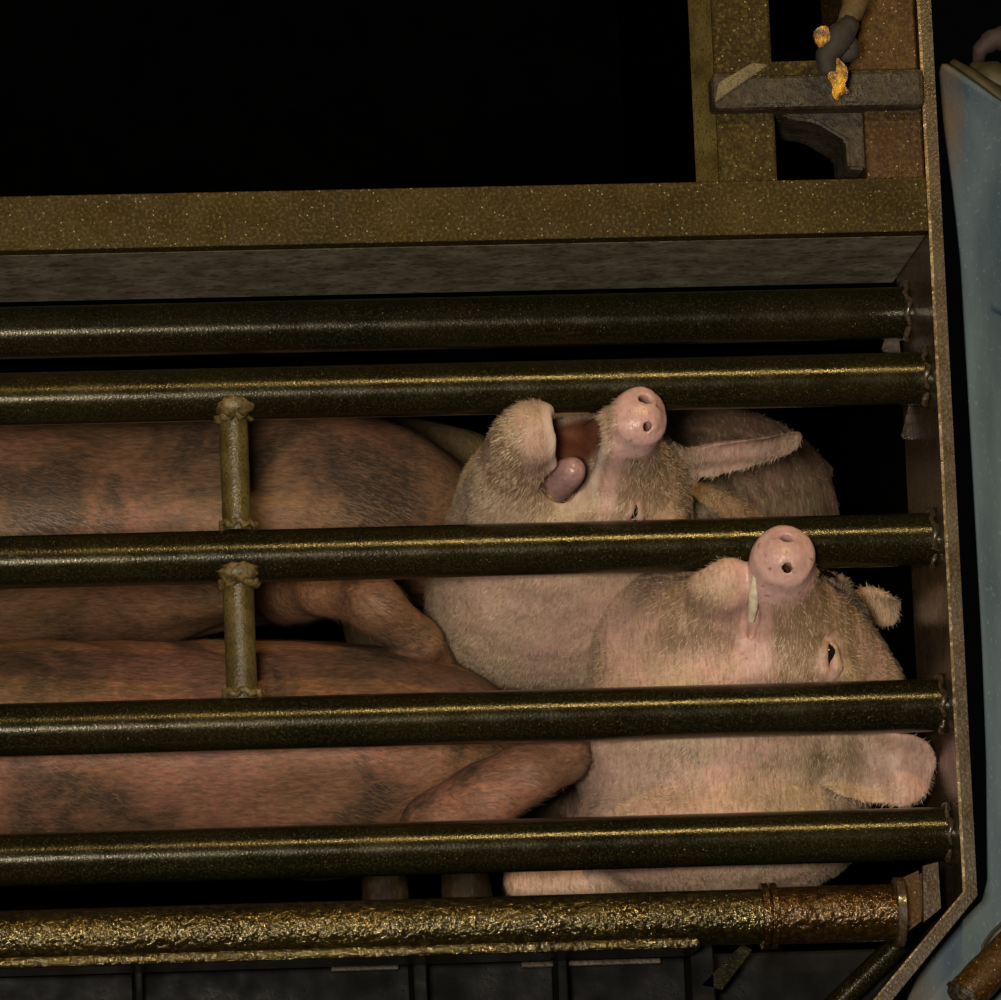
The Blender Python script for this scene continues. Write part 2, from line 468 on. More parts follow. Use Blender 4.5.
fg['label'] = 'pale slanting flange of the post'
pbk = post(864, 940, YF, 0.10, 'rust_red', BEAM_T, zl0+0.01)
pbk2 = post(848, 940, YF+0.01, 0.10, 'rust_red', zl1-0.01, zt)
lt = box('lintel', (float(P(714, 80, -0.1)[0]), -0.085, zl0), (XP, 0.02, zl1), M['dirt'], frame, 0.006)
lt['label'] = 'dirt-caked cross bar above the hatch hole'
# caked dirt slope under the lintel (rounded corners of the hatch hole)
hz0 = zl0
prism('dirt_fillet', [P(776, 106, -0.055), P(864, 104, -0.055), P(866, 170, -0.055), P(848, 168, -0.055), P(846, 140, -0.055), P(815, 122, -0.055), P(786, 118, -0.055)],
      (0, 0.10, 0), M['dirt'], lt, 0.003)
prism('dirt_wedge', [P(714, 104, -0.085), P(718, 84, -0.085), P(752, 64, -0.085), P(768, 66, -0.085), P(730, 92, -0.085)], (0, -0.006, 0), M['strut'], lt, 0.001)
prism('top_edge', [P(748, 78, -0.088), P(752, 62, -0.088), P(822, 60, -0.088), P(822, 76, -0.088)], (0, 0.02, 0), M['rust_beam'], lt, 0.002)

# ------------------------------------------------------------------ knotted rope with yellow strap
kn = thing('tie_rope', 'tan rope knotted with a grey rag and yellow strap tails, hanging over the hatch', 'rope')
def lump(name, pts, radii, mat, parent, seg=14, wob=0.18):
    pts = [np.array(p, float) for p in pts]
    out, rr = [], []
    for i in range(len(pts)-1):
        for s in np.linspace(0, 1, 5)[:-1]:
            out.append(pts[i]*(1-s)+pts[i+1]*s); rr.append(radii[i]*(1-s)+radii[i+1]*s)
    out.append(pts[-1]); rr.append(radii[-1])
    o = tube(name, out, rr, M[mat], parent, seg, wob)
    o.data.set_sharp_from_angle(angle=math.radians(180))
    return o
lump('rope', [P(866, -420, -0.10), P(862, -60, -0.11), P(860, -20, -0.11), P(854, 8, -0.115), P(844, 28, -0.115)], [0.014, 0.014, 0.014, 0.013, 0.009], 'rope', kn)
lump('rag_knot', [P(852, 22, -0.125), P(838, 40, -0.13), P(826, 55, -0.13), P(828, 75, -0.125)], [0.010, 0.014, 0.011, 0.008], 'rag', kn)
lump('rag_loop', [P(832, 28, -0.115), P(848, 46, -0.12), P(850, 52, -0.12), P(840, 58, -0.12)], [0.008, 0.011, 0.010, 0.006], 'rag', kn)
def strap(px, w, yy):
    a = []
    for (x, y_) in px: a.append(P(x, y_, yy))
    return prism('strap_tail', a, (0, -w, 0), M['yellow'], kn, 0.0015)
strap([(812, 34), (818, 28), (827, 27), (830, 40), (825, 45), (821, 50), (816, 46)], 0.008, -0.135)
strap([(836, 58), (840, 62), (847, 70), (847, 80), (843, 86), (849, 94), (840, 96), (836, 103), (831, 96), (832, 86), (826, 78), (829, 72), (835, 74)], 0.008, -0.132)

# ------------------------------------------------------------------ pale blue sheet beside the frame
def build_panel():
    left = [(62, 942), (72, 938), (120, 942), (190, 952), (260, 960), (380, 967), (520, 975), (650, 982), (760, 986), (880, 987), (900, 982), (935, 948), (965, 922), (1000, 906), (1080, 890)]
    ys = np.array([a for a, b in left], float); xs = np.array([b for a, b in left], float)
    rows = np.concatenate([np.linspace(62, 130, 14), np.linspace(140, 1080, 90)])
    nx = 26
    vs, st = [], []
    def top(x): return 62 + max(0, (x-939))*0.66
    for py in rows:
        xl = np.interp(py, ys, xs)
        for i in range(nx):
            s = i/(nx-1)
            x = xl+(1180-xl)*s**1.5
            t = (py-62)/1018
            y = 0.028+0.012*math.sin(x*0.05+py*0.002)-0.02*math.sin(s*2.2)+0.01*math.sin(py*0.006)
            y += -0.05*math.exp(-(py-62)/70)
            yy = max(py, top(x)+ (py-62)*0.9) if py < 300 else py
            p = P(x, yy, y)
            vs.append(p)
            st.append(max(0, 1-(math.hypot((x-943)/24, (py-105)/110))**2)+max(0, min(1, (py-925)/60))*max(0, 1-(x-905)/45)*0.9)
    nr = len(rows); fs = []
    for j in range(nr-1):
        for i in range(nx-1):
            fs.append((j*nx+i, j*nx+i+1, (j+1)*nx+i+1, (j+1)*nx+i))
    o = mesh_obj('side_panel', vs, fs, M['panel'], None, True)
    a = o.data.attributes.new('stain', 'FLOAT', 'POINT')
    a.data.foreach_set('value', st)
    md = o.modifiers.new('thick', 'SOLIDIFY'); md.thickness = 0.006; md.offset = 1
    return tag(o, 'pale blue weathered sheet standing right of the steel end plate', 'panel')
build_panel()
# folds of tarpaulin over the sheet's top corner
lump_t = thing('tarpaulin', 'olive tarpaulin fold draped over the top corner of the blue sheet', 'tarpaulin')
lump('fold', [P(952, 62, 0.0), P(975, 82, -0.01), P(1000, 102, -0.01), P(1040, 132, -0.01), P(1180, 236, 0.0)], [0.004, 0.010, 0.013, 0.015, 0.015], 'tarp', lump_t, 14, 0.25)
lump('fold', [P(972, 70, 0.02), P(990, 78, 0.01), P(1020, 92, 0.01), P(1180, 215, 0.02)], [0.010, 0.017, 0.02, 0.02], 'tarp', lump_t, 14, 0.25)
mv = lump('cloth_roll', [P(978, 66, 0.06), P(980, 50, 0.05), P(992, 40, 0.05), P(1012, 36, 0.05), P(1040, 40, 0.05), P(1180, 150, 0.05)], [0.005, 0.008, 0.011, 0.013, 0.013, 0.02], 'mauve', None, 14, 0.2)
tag(mv, 'dusky mauve cloth edge above the olive tarpaulin', 'cloth')
# rusty stub pipe and cable, bottom right corner
stub = thing('rusty_pipe', 'rusty pipe end crossing the bottom corner of the blue sheet', 'pipe')
lump('pipe', [P(965, 996, -0.03), P(985, 975, -0.03), P(1010, 950, -0.03), P(1060, 905, -0.03), P(1250, 740, -0.03)], [0.020, 0.020, 0.020, 0.020, 0.020], 'rust_red', stub, 18, 0.05)
lump('pipe_cap', [P(960, 1003, -0.033), P(965, 997, -0.033), P(967, 994, -0.033)], [0.016, 0.022, 0.022], 'dirt', stub, 18, 0.08)
cb = lump('cable', [P(981, 968, 0.0), P(983, 945, 0.0), P(992, 932, 0.0), P(1003, 922, 0.0), P(1030, 905, 0.0)], [0.0016]*5, 'rag', None, 8, 0.1)
tag(cb, 'thin dark cable curling across the blue sheet above the rusty pipe', 'cable')

# ------------------------------------------------------------------ chassis below the floor
ch = thing('truck_chassis', 'black greasy chassis under the bottom rail of the truck', 'chassis')
zch = zc(958, 0.08)
box('chassis_rail', (XL, 0.09, zch-0.14), (float(P(905, 960, 0.09)[0]), 0.14, zch), M['black_steel'], ch, 0.004)
for px, w in ((137, 8), (418, 14), (560, 10), (700, 24)):
    xx = float(P(px, 960, 0.05)[0])
    box('bracket', (xx-w/2000, 0.03, zch-0.13), (xx+w/2000, 0.09, zch+0.01), M['black_steel'], ch, 0.002)
for x0, x1, py in ((55, 112, 972), (312, 405, 962), (330, 398, 970), (520, 660, 966)):
    a, b = P(x0, py, 0.088), P(x1, py, 0.088)
    box('slat', (a[0], 0.076, a[2]-0.003), (b[0], 0.09, a[2]+0.003), M['plate'], ch, 0.001)
prism('brace', [P(702, 985, 0.03), P(742, 944, 0.03), P(752, 950, 0.03), P(722, 990, 0.03)], (0, 0.02, 0), M['rail'], ch)
tube('brace_rod', [P(905, 938, 0.05), P(830, 1010, 0.06)], 0.012, M['rail'], ch, 14)

#PIGS
# ------------------------------------------------------------------ pigs: blended-solid bodies
def axis(lo, hi, flo, fhi, fine, coarse):
    a = list(np.arange(flo, fhi+fine*0.5, fine))
    s = fine
    while a[-1] < hi:
        s = min(s*1.25, coarse); a.append(a[-1]+s)
    s = fine; b = [flo]
    while b[-1] > lo:
        s = min(s*1.25, coarse); b.append(b[-1]-s)
    return np.array(b[:0:-1]+a, np.float32)

class Field:
    def __init__(self, ax):
        self.ax = ax
        self.v = np.full([len(a) for a in ax], 0.5, np.float32)
    def _sl(self, lo, hi):
        s = []
        for a, l, h in zip(self.ax, lo, hi):
            i, j = np.searchsorted(a, l), np.searchsorted(a, h)
            s.append(slice(max(0, i-1), min(len(a), j+1)))
        return tuple(s)
    def grid(self, sl):
        return (self.ax[0][sl[0]][:, None, None], self.ax[1][sl[1]][None, :, None], self.ax[2][sl[2]][None, None, :])
    def apply(self, fn, lo, hi, k, sub=False):
        sl = self._sl(np.asarray(lo)-k-0.03, np.asarray(hi)+k+0.03)
        if any(s.stop <= s.start for s in sl): return
        dd = fn(*self.grid(sl)).astype(np.float32)
        old = self.v[sl]
        if sub:
            h = np.clip(0.5-0.5*(old+dd)/k, 0, 1)      # smooth max(old,-dd)
            self.v[sl] = old*(1-h)+(-dd)*h+k*h*(1-h)
        else:
            h = np.clip(0.5+0.5*(old-dd)/k, 0, 1)
            self.v[sl] = old*(1-h)+dd*h-k*h*(1-h)
    def ell(self, c, r, k, R=None, sub=False):
        c = np.asarray(c, float); r = np.asarray(r, float)
        R = np.eye(3) if R is None else np.asarray(R)
        ext = np.abs(R) @ r
        def fn(X, Y, Z):
            p = [X-c[0], Y-c[1], Z-c[2]]
            q = [R[0, i]*p[0]+R[1, i]*p[1]+R[2, i]*p[2] for i in range(3)]
            k0 = np.sqrt((q[0]/r[0])**2+(q[1]/r[1])**2+(q[2]/r[2])**2)+1e-6
            k1 = np.sqrt((q[0]/r[0]**2)**2+(q[1]/r[1]**2)**2+(q[2]/r[2]**2)**2)+1e-6
            return k0*(k0-1)/k1
        self.apply(fn, c-ext, c+ext, k, sub)
    def cone(self, a, b, ra, rb, k, sub=False):
        a = np.asarray(a, float); b = np.asarray(b, float); ba = b-a
        L2 = float(ba @ ba)
        def fn(X, Y, Z):
            h = np.clip(((X-a[0])*ba[0]+(Y-a[1])*ba[1]+(Z-a[2])*ba[2])/L2, 0, 1)
            return np.sqrt((X-a[0]-h*ba[0])**2+(Y-a[1]-h*ba[1])**2+(Z-a[2]-h*ba[2])**2)-(ra+(rb-ra)*h)
        m_ = max(ra, rb)
        self.apply(fn, np.minimum(a, b)-m_, np.maximum(a, b)+m_, k, sub)
    def chain(self, pts, radii, k):
        for i in range(len(pts)-1): self.cone(pts[i], pts[i+1], radii[i], radii[i+1], k)
    def disc(self, c, R, ru, rv, hw, rnd, k):
        """rounded elliptical puck, local x = its axis"""
        c = np.asarray(c, float)
        def fn(X, Y, Z):
            p = [X-c[0], Y-c[1], Z-c[2]]
            q = [R[0, i]*p[0]+R[1, i]*p[1]+R[2, i]*p[2] for i in range(3)]
            rad = np.sqrt((q[1]/ru)**2+(q[2]/rv)**2)
            e = (rad-1)*min(ru, rv)+rnd
            w = np.abs(q[0])-hw+rnd
            return np.sqrt(np.maximum(e, 0)**2+np.maximum(w, 0)**2)+np.minimum(np.maximum(e, w), 0)-rnd
        m_ = max(ru, rv)+hw
        self.apply(fn, c-m_, c+m_, k)
    def ear(self, base, tip, nrm, width, th, cup, bend, k, skew=0.0, shape=(0.5, 0.45), fold=0.001):
        """leaf-shaped cupped shell from base to tip; nrm = side that is hollow"""
        base = np.asarray(base, float); e1 = np.asarray(tip, float)-base
        L = np.linalg.norm(e1); e1 /= L
        w_ = np.asarray(nrm, float); w_ = w_-(w_ @ e1)*e1; w_ /= np.linalg.norm(w_)
        e2 = np.cross(w_, e1)
        def fn(X, Y, Z):
            p = [X-base[0], Y-base[1], Z-base[2]]
            u = p[0]*e1[0]+p[1]*e1[1]+p[2]*e1[2]
            v = p[0]*e2[0]+p[1]*e2[1]+p[2]*e2[2]
            w = p[0]*w_[0]+p[1]*w_[1]+p[2]*w_[2]
            t = np.clip(u/L, 0, 1)
            v = v-skew*L*t*t
            hw = width*(t+0.10)**shape[0]*(1.0001-t)**shape[1]*1.25
            vv = np.clip(v/width, -1.3, 1.3)
            cv = cup*vv*vv+bend*t*t + 0.0035*np.sin(vv*6+t*4)+fold*np.sin(t*11+vv*1.5)
            e = np.maximum(np.abs(v)-hw, np.abs(u-L/2)-L/2)
            s = np.abs(w-cv)*0.85-th*(1.15-0.6*t)
            rr = 0.003
            return np.sqrt(np.maximum(e+rr, 0)**2+np.maximum(s+rr, 0)**2)+np.minimum(np.maximum(e+rr, s+rr), 0)-rr
        lo = np.minimum(base, base+e1*L)-width-abs(cup); hi = np.maximum(base, base+e1*L)+width+abs(cup)
        self.apply(fn, lo, hi, k)
    def at(self, p):
        i = [min(len(a)-1, int(np.searchsorted(a, q))) for a, q in zip(self.ax, p)]
        return self.v[i[0], i[1], i[2]]
    def mesh(self):
        F = self.v; ax = self.ax
        S = F < 0
        nx, ny, nz = F.shape
        cnt = np.zeros((nx-1, ny-1, nz-1), np.int8)
        for a in (0, 1):
            for b in (0, 1):
                for c in (0, 1):
                    cnt += S[a:nx-1+a, b:ny-1+b, c:nz-1+c]
        I = np.argwhere((cnt > 0) & (cnt < 8))
        idx = np.full(cnt.shape, -1, np.int64)
        idx[I[:, 0], I[:, 1], I[:, 2]] = np.arange(len(I))
        acc = np.zeros((len(I), 3)); num = np.zeros(len(I))
        corners = [(a, b, c) for a in (0, 1) for b in (0, 1) for c in (0, 1)]
        for A in corners:
            for axn in range(3):
                if A[axn]: continue
                B = list(A); B[axn] = 1
                ia = I+np.array(A); ib = I+np.array(B)
                fa = F[ia[:, 0], ia[:, 1], ia[:, 2]]; fb = F[ib[:, 0], ib[:, 1], ib[:, 2]]
                cross = (fa < 0) != (fb < 0)
                t = np.where(cross, fa/np.where(cross, fa-fb, 1), 0)
                pa = np.stack([ax[q][ia[:, q]] for q in range(3)], 1)
                pb = np.stack([ax[q][ib[:, q]] for q in range(3)], 1)
                p = pa+(pb-pa)*t[:, None]
                acc += np.where(cross[:, None], p, 0); num += cross
        verts = acc/num[:, None]
        quads = []
        for axn in range(3):
            o1, o2 = [q for q in range(3) if q != axn]
            sl0 = [slice(None)]*3; sl1 = [slice(None)]*3
            sl0[axn] = slice(0, F.shape[axn]-1); sl1[axn] = slice(1, None)
            ch_ = S[tuple(sl0)] != S[tuple(sl1)]
            E = np.argwhere(ch_)
            ok = (E[:, o1] > 0) & (E[:, o2] > 0) & (E[:, o1] < F.shape[o1]-1) & (E[:, o2] < F.shape[o2]-1)
            E = E[ok]
            inside = S[E[:, 0], E[:, 1], E[:, 2]]
            q = []
            for da, db in ((-1, -1), (0, -1), (0, 0), (-1, 0)):
                cc = E.copy(); cc[:, o1] += da; cc[:, o2] += db
                q.append(idx[cc[:, 0], cc[:, 1], cc[:, 2]])
            q = np.stack(q, 1)
            flip = inside if axn != 1 else ~inside
            q[~flip] = q[~flip][:, ::-1]
            quads.append(q)
        quads = np.concatenate(quads)
        # light smoothing (umbrella) to even out the net
        for _ in range(2):
            s = np.zeros_like(verts); n = np.zeros(len(verts))
            for a in range(4):
                b = (a+1) % 4
                np.add.at(s, quads[:, a], verts[quads[:, b]]); np.add.at(n, quads[:, a], 1)
                np.add.at(s, quads[:, b], verts[quads[:, a]]); np.add.at(n, quads[:, b], 1)
            verts = verts*0.6+0.4*s/np.maximum(n, 1)[:, None]
        return verts, quads

def ss(a, b, x):
    t = np.clip((x-a)/(b-a), 0, 1); return t*t*(3-2*t)

def body_mesh(name, verts, quads, mask, mat, parent):
    me = bpy.data.meshes.new(name)
    me.vertices.add(len(verts)); me.vertices.foreach_set('co', verts.astype(np.float32).ravel())
    me.loops.add(quads.size); me.loops.foreach_set('vertex_index', quads.astype(np.int32).ravel())
    me.polygons.add(len(quads))
    me.polygons.foreach_set('loop_start', np.arange(0, quads.size, 4, dtype=np.int32))
    me.polygons.foreach_set('use_smooth', np.ones(len(quads), bool))
    me.update(calc_edges=True); me.validate()
    col = me.color_attributes.new('mask', 'FLOAT_COLOR', 'POINT')
    c4 = np.ones((len(verts), 4), np.float32); c4[:, :mask.shape[1]] = mask
    col.data.foreach_set('color', c4.ravel())
    me.materials.append(mat)
    return link(bpy.data.objects.new(name, me), parent)

def bristles(verts, quads, mask, parent, mat, count, flow, length, width, lift=0.28, weight=None):
    q = quads
    a, b, c, e = (verts[q[:, i]] for i in range(4))
    nrm = np.cross(c-a, e-b); area = np.linalg.norm(nrm, axis=1)
    w = area*(1-np.clip(mask[q[:, 0], 0]+mask[q[:, 0], 2]+0.8*mask[q[:, 0], 1]+1-mask[q[:, 0], 3], 0, 1))
    cen = (a+b+c+e)/4
    if weight is not None: w = w*weight(cen)
    pick = rng.choice(len(q), count, p=w/w.sum())
    s, t = rng.random((count, 1)), rng.random((count, 1))
    p = (a[pick]*(1-s)+b[pick]*s)*(1-t)+(e[pick]*(1-s)+c[pick]*s)*t
    n = nrm[pick]/np.maximum(area[pick], 1e-12)[:, None]
    g = flow(p)+rng.normal(0, 0.18, (count, 3))
    g = g-(g*n).sum(1)[:, None]*n
    g /= np.maximum(np.linalg.norm(g, axis=1), 1e-6)[:, None]
    side = np.cross(n, g)
    L = length*(0.5+rng.random((count, 1)))
    lf = lift*(0.5+rng.random((count, 1)))
    p0 = p-n*0.0005
    mid = p0+g*L*0.55+n*L*lf*0.75
    end = p0+g*L+n*L*lf
    vv = np.stack([p0-side*width, p0+side*width, mid+side*width*0.7, mid-side*width*0.7, end], 1).reshape(-1, 3)
    base = np.arange(count)[:, None]*5
    f4 = (base+np.array([0, 1, 2, 3])); f3 = base+np.array([3, 2, 4])
    me = bpy.data.meshes.new('bristles')
    me.vertices.add(len(vv)); me.vertices.foreach_set('co', vv.astype(np.float32).ravel())
    li = np.concatenate([np.concatenate([f4, f3], 1).ravel()]).astype(np.int32)
    me.loops.add(len(li)); me.loops.foreach_set('vertex_index', li)
    me.polygons.add(count*2)
    st = (np.arange(count)[:, None]*7+np.array([0, 4])).ravel().astype(np.int32)
    me.polygons.foreach_set('loop_start', st)
    me.update(calc_edges=True)
    me.materials.append(mat)
    o = link(bpy.data.objects.new('bristles', me), parent)
    o['kind'] = 'stuff'; o['label'] = 'short coarse bristles'
    return o

VIEW = np.stack([cr, cu, -d], 1)                 # image right, image up, towards viewer
def vw(r, u, t): return VIEW @ np.array([r, u, t], float)

class Head:
    """pig head: local X towards the snout, Y its left, Z its crown; millimetres"""
    def __init__(self, Fv, Uv, anchor, anchor_local, scale=1.0):
        X = np.asarray(Fv, float); X /= np.linalg.norm(X)
        Z = np.asarray(Uv, float); Z = Z-(Z @ X)*X; Z /= np.linalg.norm(Z)
        Y = np.cross(Z, X)
        self.R = np.stack([X, Y, Z], 1); self.s = scale*0.001
        self.o = np.asarray(anchor, float)-self.R @ (np.array(anchor_local, float)*self.s)
    def w(self, x, y, z): return self.o+self.R @ (np.array([x, y, z], float)*self.s)
    def dirw(self, x, y, z): return self.R @ np.array([x, y, z], float)
    def loc(self, p): return ((p-self.o) @ self.R)/self.s
    def E(self, F, c, r, k, sub=False): F.ell(self.w(*c), np.array(r, float)*self.s, k*self.s, self.R, sub)
    def K(self, F, a, b, ra, rb, k, sub=False): F.cone(self.w(*a), self.w(*b), ra*self.s, rb*self.s, k*self.s, sub)
    def jaw(self, p, ang):
        hx, hz = -15, -45
        c, s = math.cos(ang), math.sin(ang)
        x, z = p[0]-hx, p[2]-hz
        return (hx+c*x+s*z, p[1], hz-s*x+c*z)
    def build(self, F, jaw=0.0, disc_n=None, eye_y=66, detail=True, slim=1.0, ex=66, ez=30, jl=0.0, crown=0.0):
        self.ex, self.ez = ex, ez
        self.ja = jaw
        E, K = self.E, self.K
        E(F, (-5, 0, 12), (110, 80*slim, 80), 30)
        E(F, (-45, 0, 42), (80+crown*0.5, 74*slim, 66+crown), 40)
        E(F, (40, 0, 14), (80, 62*slim, 56), 40)
        for sd in (1, -1):
            E(F, (22, sd*46, -34), (82, 36*slim, 56), 45)
            E(F, (58, sd*52, 48), (34, 18, 16), 24)
        E(F, (-20, 0, -62), (85, 70*slim, 60), 45)
        # upper muzzle
        K(F, (70, 0, 2), (158, 0, -10), 50, 30, 34)
        for sd in (1, -1):                                   # upper lip edges
            K(F, (88, sd*26, -24), (166, sd*17, -28), 17, 11, 14)
        K(F, (150, 0, -10), (184, 0, -9), 29, 29, 12)
        # lower jaw
        J = lambda p: self.jaw(p, jaw)
        kk = 26 if jaw > 0.1 else 9
        K(F, J((15, 0, -66)), J((95, 0, -60)), 47, 35+jl*0.2, 36)
        K(F, J((90, 0, -60)), J((142+jl, 0, -54)), 35+jl*0.2, 25+jl*0.25, kk)
        K(F, J((50, 0, -84)), J((128+jl, 0, -66)), 40, 24+jl*0.2, 26)
        E(F, J((146+jl, 0, -48)), (24+jl*0.15, 27+jl*0.15, 18+jl*0.3), 12)
        if jaw > 0.1:
            a, b = J((80, 0, -32)), J((152+jl, 0, -24))
            K(F, a, b, 15, 13, 10, True)                       # hollow behind the lower lip
            K(F, (72, 0, -36), (150, 0, -46), 17, 13, 10, True)   # roof of the mouth
            K(F, (60, 0, -40), J((110, 0, -38)), 20, 20, 10, True)
            for yy in (-16, 0, 16): K(F, (72, yy, -44), self.jaw((160, yy, -40), jaw*0.5), 12, 20, 9, True)
            K(F, (66, 22, -44), J((120, 30, -38)), 9, 14, 9, True)
            K(F, (66, -22, -44), J((120, -30, -38)), 9, 14, 9, True)
        else:                                                  # shut lips: a groove along the mouth
            for sd in (1, -1):
                K(F, (96, sd*43, -40), (134, sd*33, -36), 3.0, 4.5, 5, True)
                K(F, (134, sd*33, -36), (170, sd*14, -33), 4.5, 4.5, 5, True)
        # snout disc
        n = np.array(disc_n if disc_n is not None else (1, 0, 0.06), float); n /= np.linalg.norm(n)
        self.dn = n
        Xl = n; Yl = np.array([0, 1, 0.]) - n[1]*n; Yl /= np.linalg.norm(Yl); Zl = np.cross(Xl, Yl)
        Rd = self.R @ np.stack([Xl, Yl, Zl], 1)
        self.DL = np.stack([Xl, Yl, Zl], 1)
        self.Rd = Rd; self.dc = np.array([190, 0, -8.0])
        F.disc(self.w(*self.dc), Rd, 30.5*self.s, 28*self.s, 9*self.s, 5*self.s, 7*self.s)
        dl = lambda x, y, z: self.dc+np.stack([Xl, Yl, Zl], 1) @ np.array([x, y, z], float)
        E(F, tuple(dl(9, 0, 4)), (5, 16, 12), 8)
        if detail:
            for sd in (1, -1):
                K(F, tuple(dl(14, sd*13, 1)), tuple(dl(-34, sd*10, -1)), 6.2, 5.0, 3.0, True)
        # wrinkles over the muzzle
        for wx in (108, 124, 140):
            pts = [(wx-4*abs(q), q*30*(1-(wx-100)*0.004), 22-(wx-100)*0.28-abs(q)**2*16+10) for q in (-1, -.5, 0, .5, 1)]
            for a, b in zip(pts[:-1], pts[1:]): K(F, a, b, 3.2, 3.2, 5, True)
        self.eyes = []
        if detail:
            for sd in (1, -1):
                ex, ez = self.ex, self.ez
                def surf(x, z):
                    f = 15.0
                    while f < 110 and F.at(self.w(x, sd*f, z)) < 0: f += 0.5
                    return f
                f = surf(ex, ez)
                up = [(ex+17, 0.5), (ex+8, 6.0), (ex-2, 7.6), (ex-11, 5.0), (ex-18, 0.8)]
                low = [(ex+17, -1.0), (ex+7, -4.6), (ex-3, -5.6), (ex-12, -4.0), (ex-18, -0.6)]
                lids = [[(x, sd*(surf(x, ez+dz)-1.0), ez+dz) for x, dz in ln] for ln in (up, low)]
                mid = [(x, sd*(surf(x, ez)-0.5), ez) for x in (ex+12, ex, ex-12)]
                crease = [[(x, sd*(surf(x, ez+dz*2.0)+0.6), ez+dz*2.0) for x, dz in ln] for ln in (up, low)]
                for a, b in zip(mid[:-1], mid[1:]): K(F, a, b, 5.5, 5.5, 5, True)
                for ln in lids:
                    for q, (a, b) in enumerate(zip(ln[:-1], ln[1:])): K(F, a, b, (2.2, 3.2, 3.6, 3.0)[q], (3.2, 3.6, 3.0, 2.2)[q], 2.5)
                for ln in crease:
                    for a, b in zip(ln[:-1], ln[1:]): K(F, a, b, 1.6, 1.6, 4, True)
                self.eyes.append(self.w(ex, sd*(f-13.0), ez))
    def masks(self, verts, jaw=None):
        p = self.loc(verts)
        dloc = (p-self.dc)
        along = dloc @ self.dn
        rad = np.linalg.norm(dloc-along[:, None]*self.dn, axis=1)
        snout = ss(-20, -6, along)*ss(52, 40, rad)
        m_ = np.zeros((len(verts), 4)); m_[:, 3] = 1
        for sd in (1, -1):
            nc = self.dc+self.DL @ np.array([-8, sd*11.5, 0.])
            q_ = (p-nc) @ self.DL
            m_[:, 2] = np.maximum(m_[:, 2], ss(7.5, 5.5, np.hypot(q_[:, 1], q_[:, 2]))*ss(13, 8, q_[:, 0]))  # nostril shade painted in: holes take the dark mouth colour
        # lips: pinkish rim along the muzzle side
        lip = ss(80, 110, p[:, 0])*ss(-14, -24, p[:, 2])*ss(-60, -44, p[:, 2])*0.55
        rim = np.exp(-((p[:, 0]-self.ex)**2/(2*11**2)+(p[:, 2]-self.ez)**2/(2*7**2)))*(np.abs(p[:, 1]) > 30)*0.7
        m_[:, 0] = np.clip(snout+lip+rim, 0, 1)
        g = ss(175, 150, p[:, 0])*ss(70, 105, p[:, 0])*ss(60, 40, np.abs(p[:, 1]))*0.8
        ey = np.exp(-((p[:, 0]-self.ex+4)**2+(p[:, 2]-self.ez)**2)/(2*18**2))*(np.abs(p[:, 1]) > 40)*0.55
        m_[:, 1] = np.clip(g+ey, 0, 1)*ss(-200, -20, p[:, 0])
        return m_, p

def blotch(verts, spots):
    o = np.zeros(len(verts))
    for c, r, a in spots: o = np.maximum(o, a*np.exp(-((verts-c)**2).sum(1)/(2*r*r)))
    return o

def add_eyes(H, parent, r=12):
    for c in H.eyes:
        bm = bmesh.new(); bmesh.ops.create_uvsphere(bm, u_segments=20, v_segments=12, radius=r*H.s)
        bmesh.ops.translate(bm, verts=bm.verts, vec=V(c))
        bm_obj('eye', bm, M['eye'], parent, True)

def carve_rails(F, gap=0.0025):
    for z in RZ:
        F.cone((-1.7, 0, z), (1.0, 0, z), RAIL+gap, RAIL+gap, 0.012, True)

def noise_push(verts, quads, amp, f):
    n = np.zeros(len(verts))
    r2 = np.random.default_rng(3)
    for i in range(14):
        k = r2.normal(0, 1, 3); k *= f*(1+i*0.28)/np.linalg.norm(k)
        n += np.sin(verts @ k+r2.random()*6.28)/(1+i*0.28)
    q = quads
    fn = np.cross(verts[q[:, 2]]-verts[q[:, 0]], verts[q[:, 3]]-verts[q[:, 1]])
    vn = np.zeros_like(verts)
    for i in range(4): np.add.at(vn, q[:, i], fn)
    vn /= np.maximum(np.linalg.norm(vn, axis=1), 1e-12)[:, None]
    return verts+vn*(amp*n/2.2)[:, None]

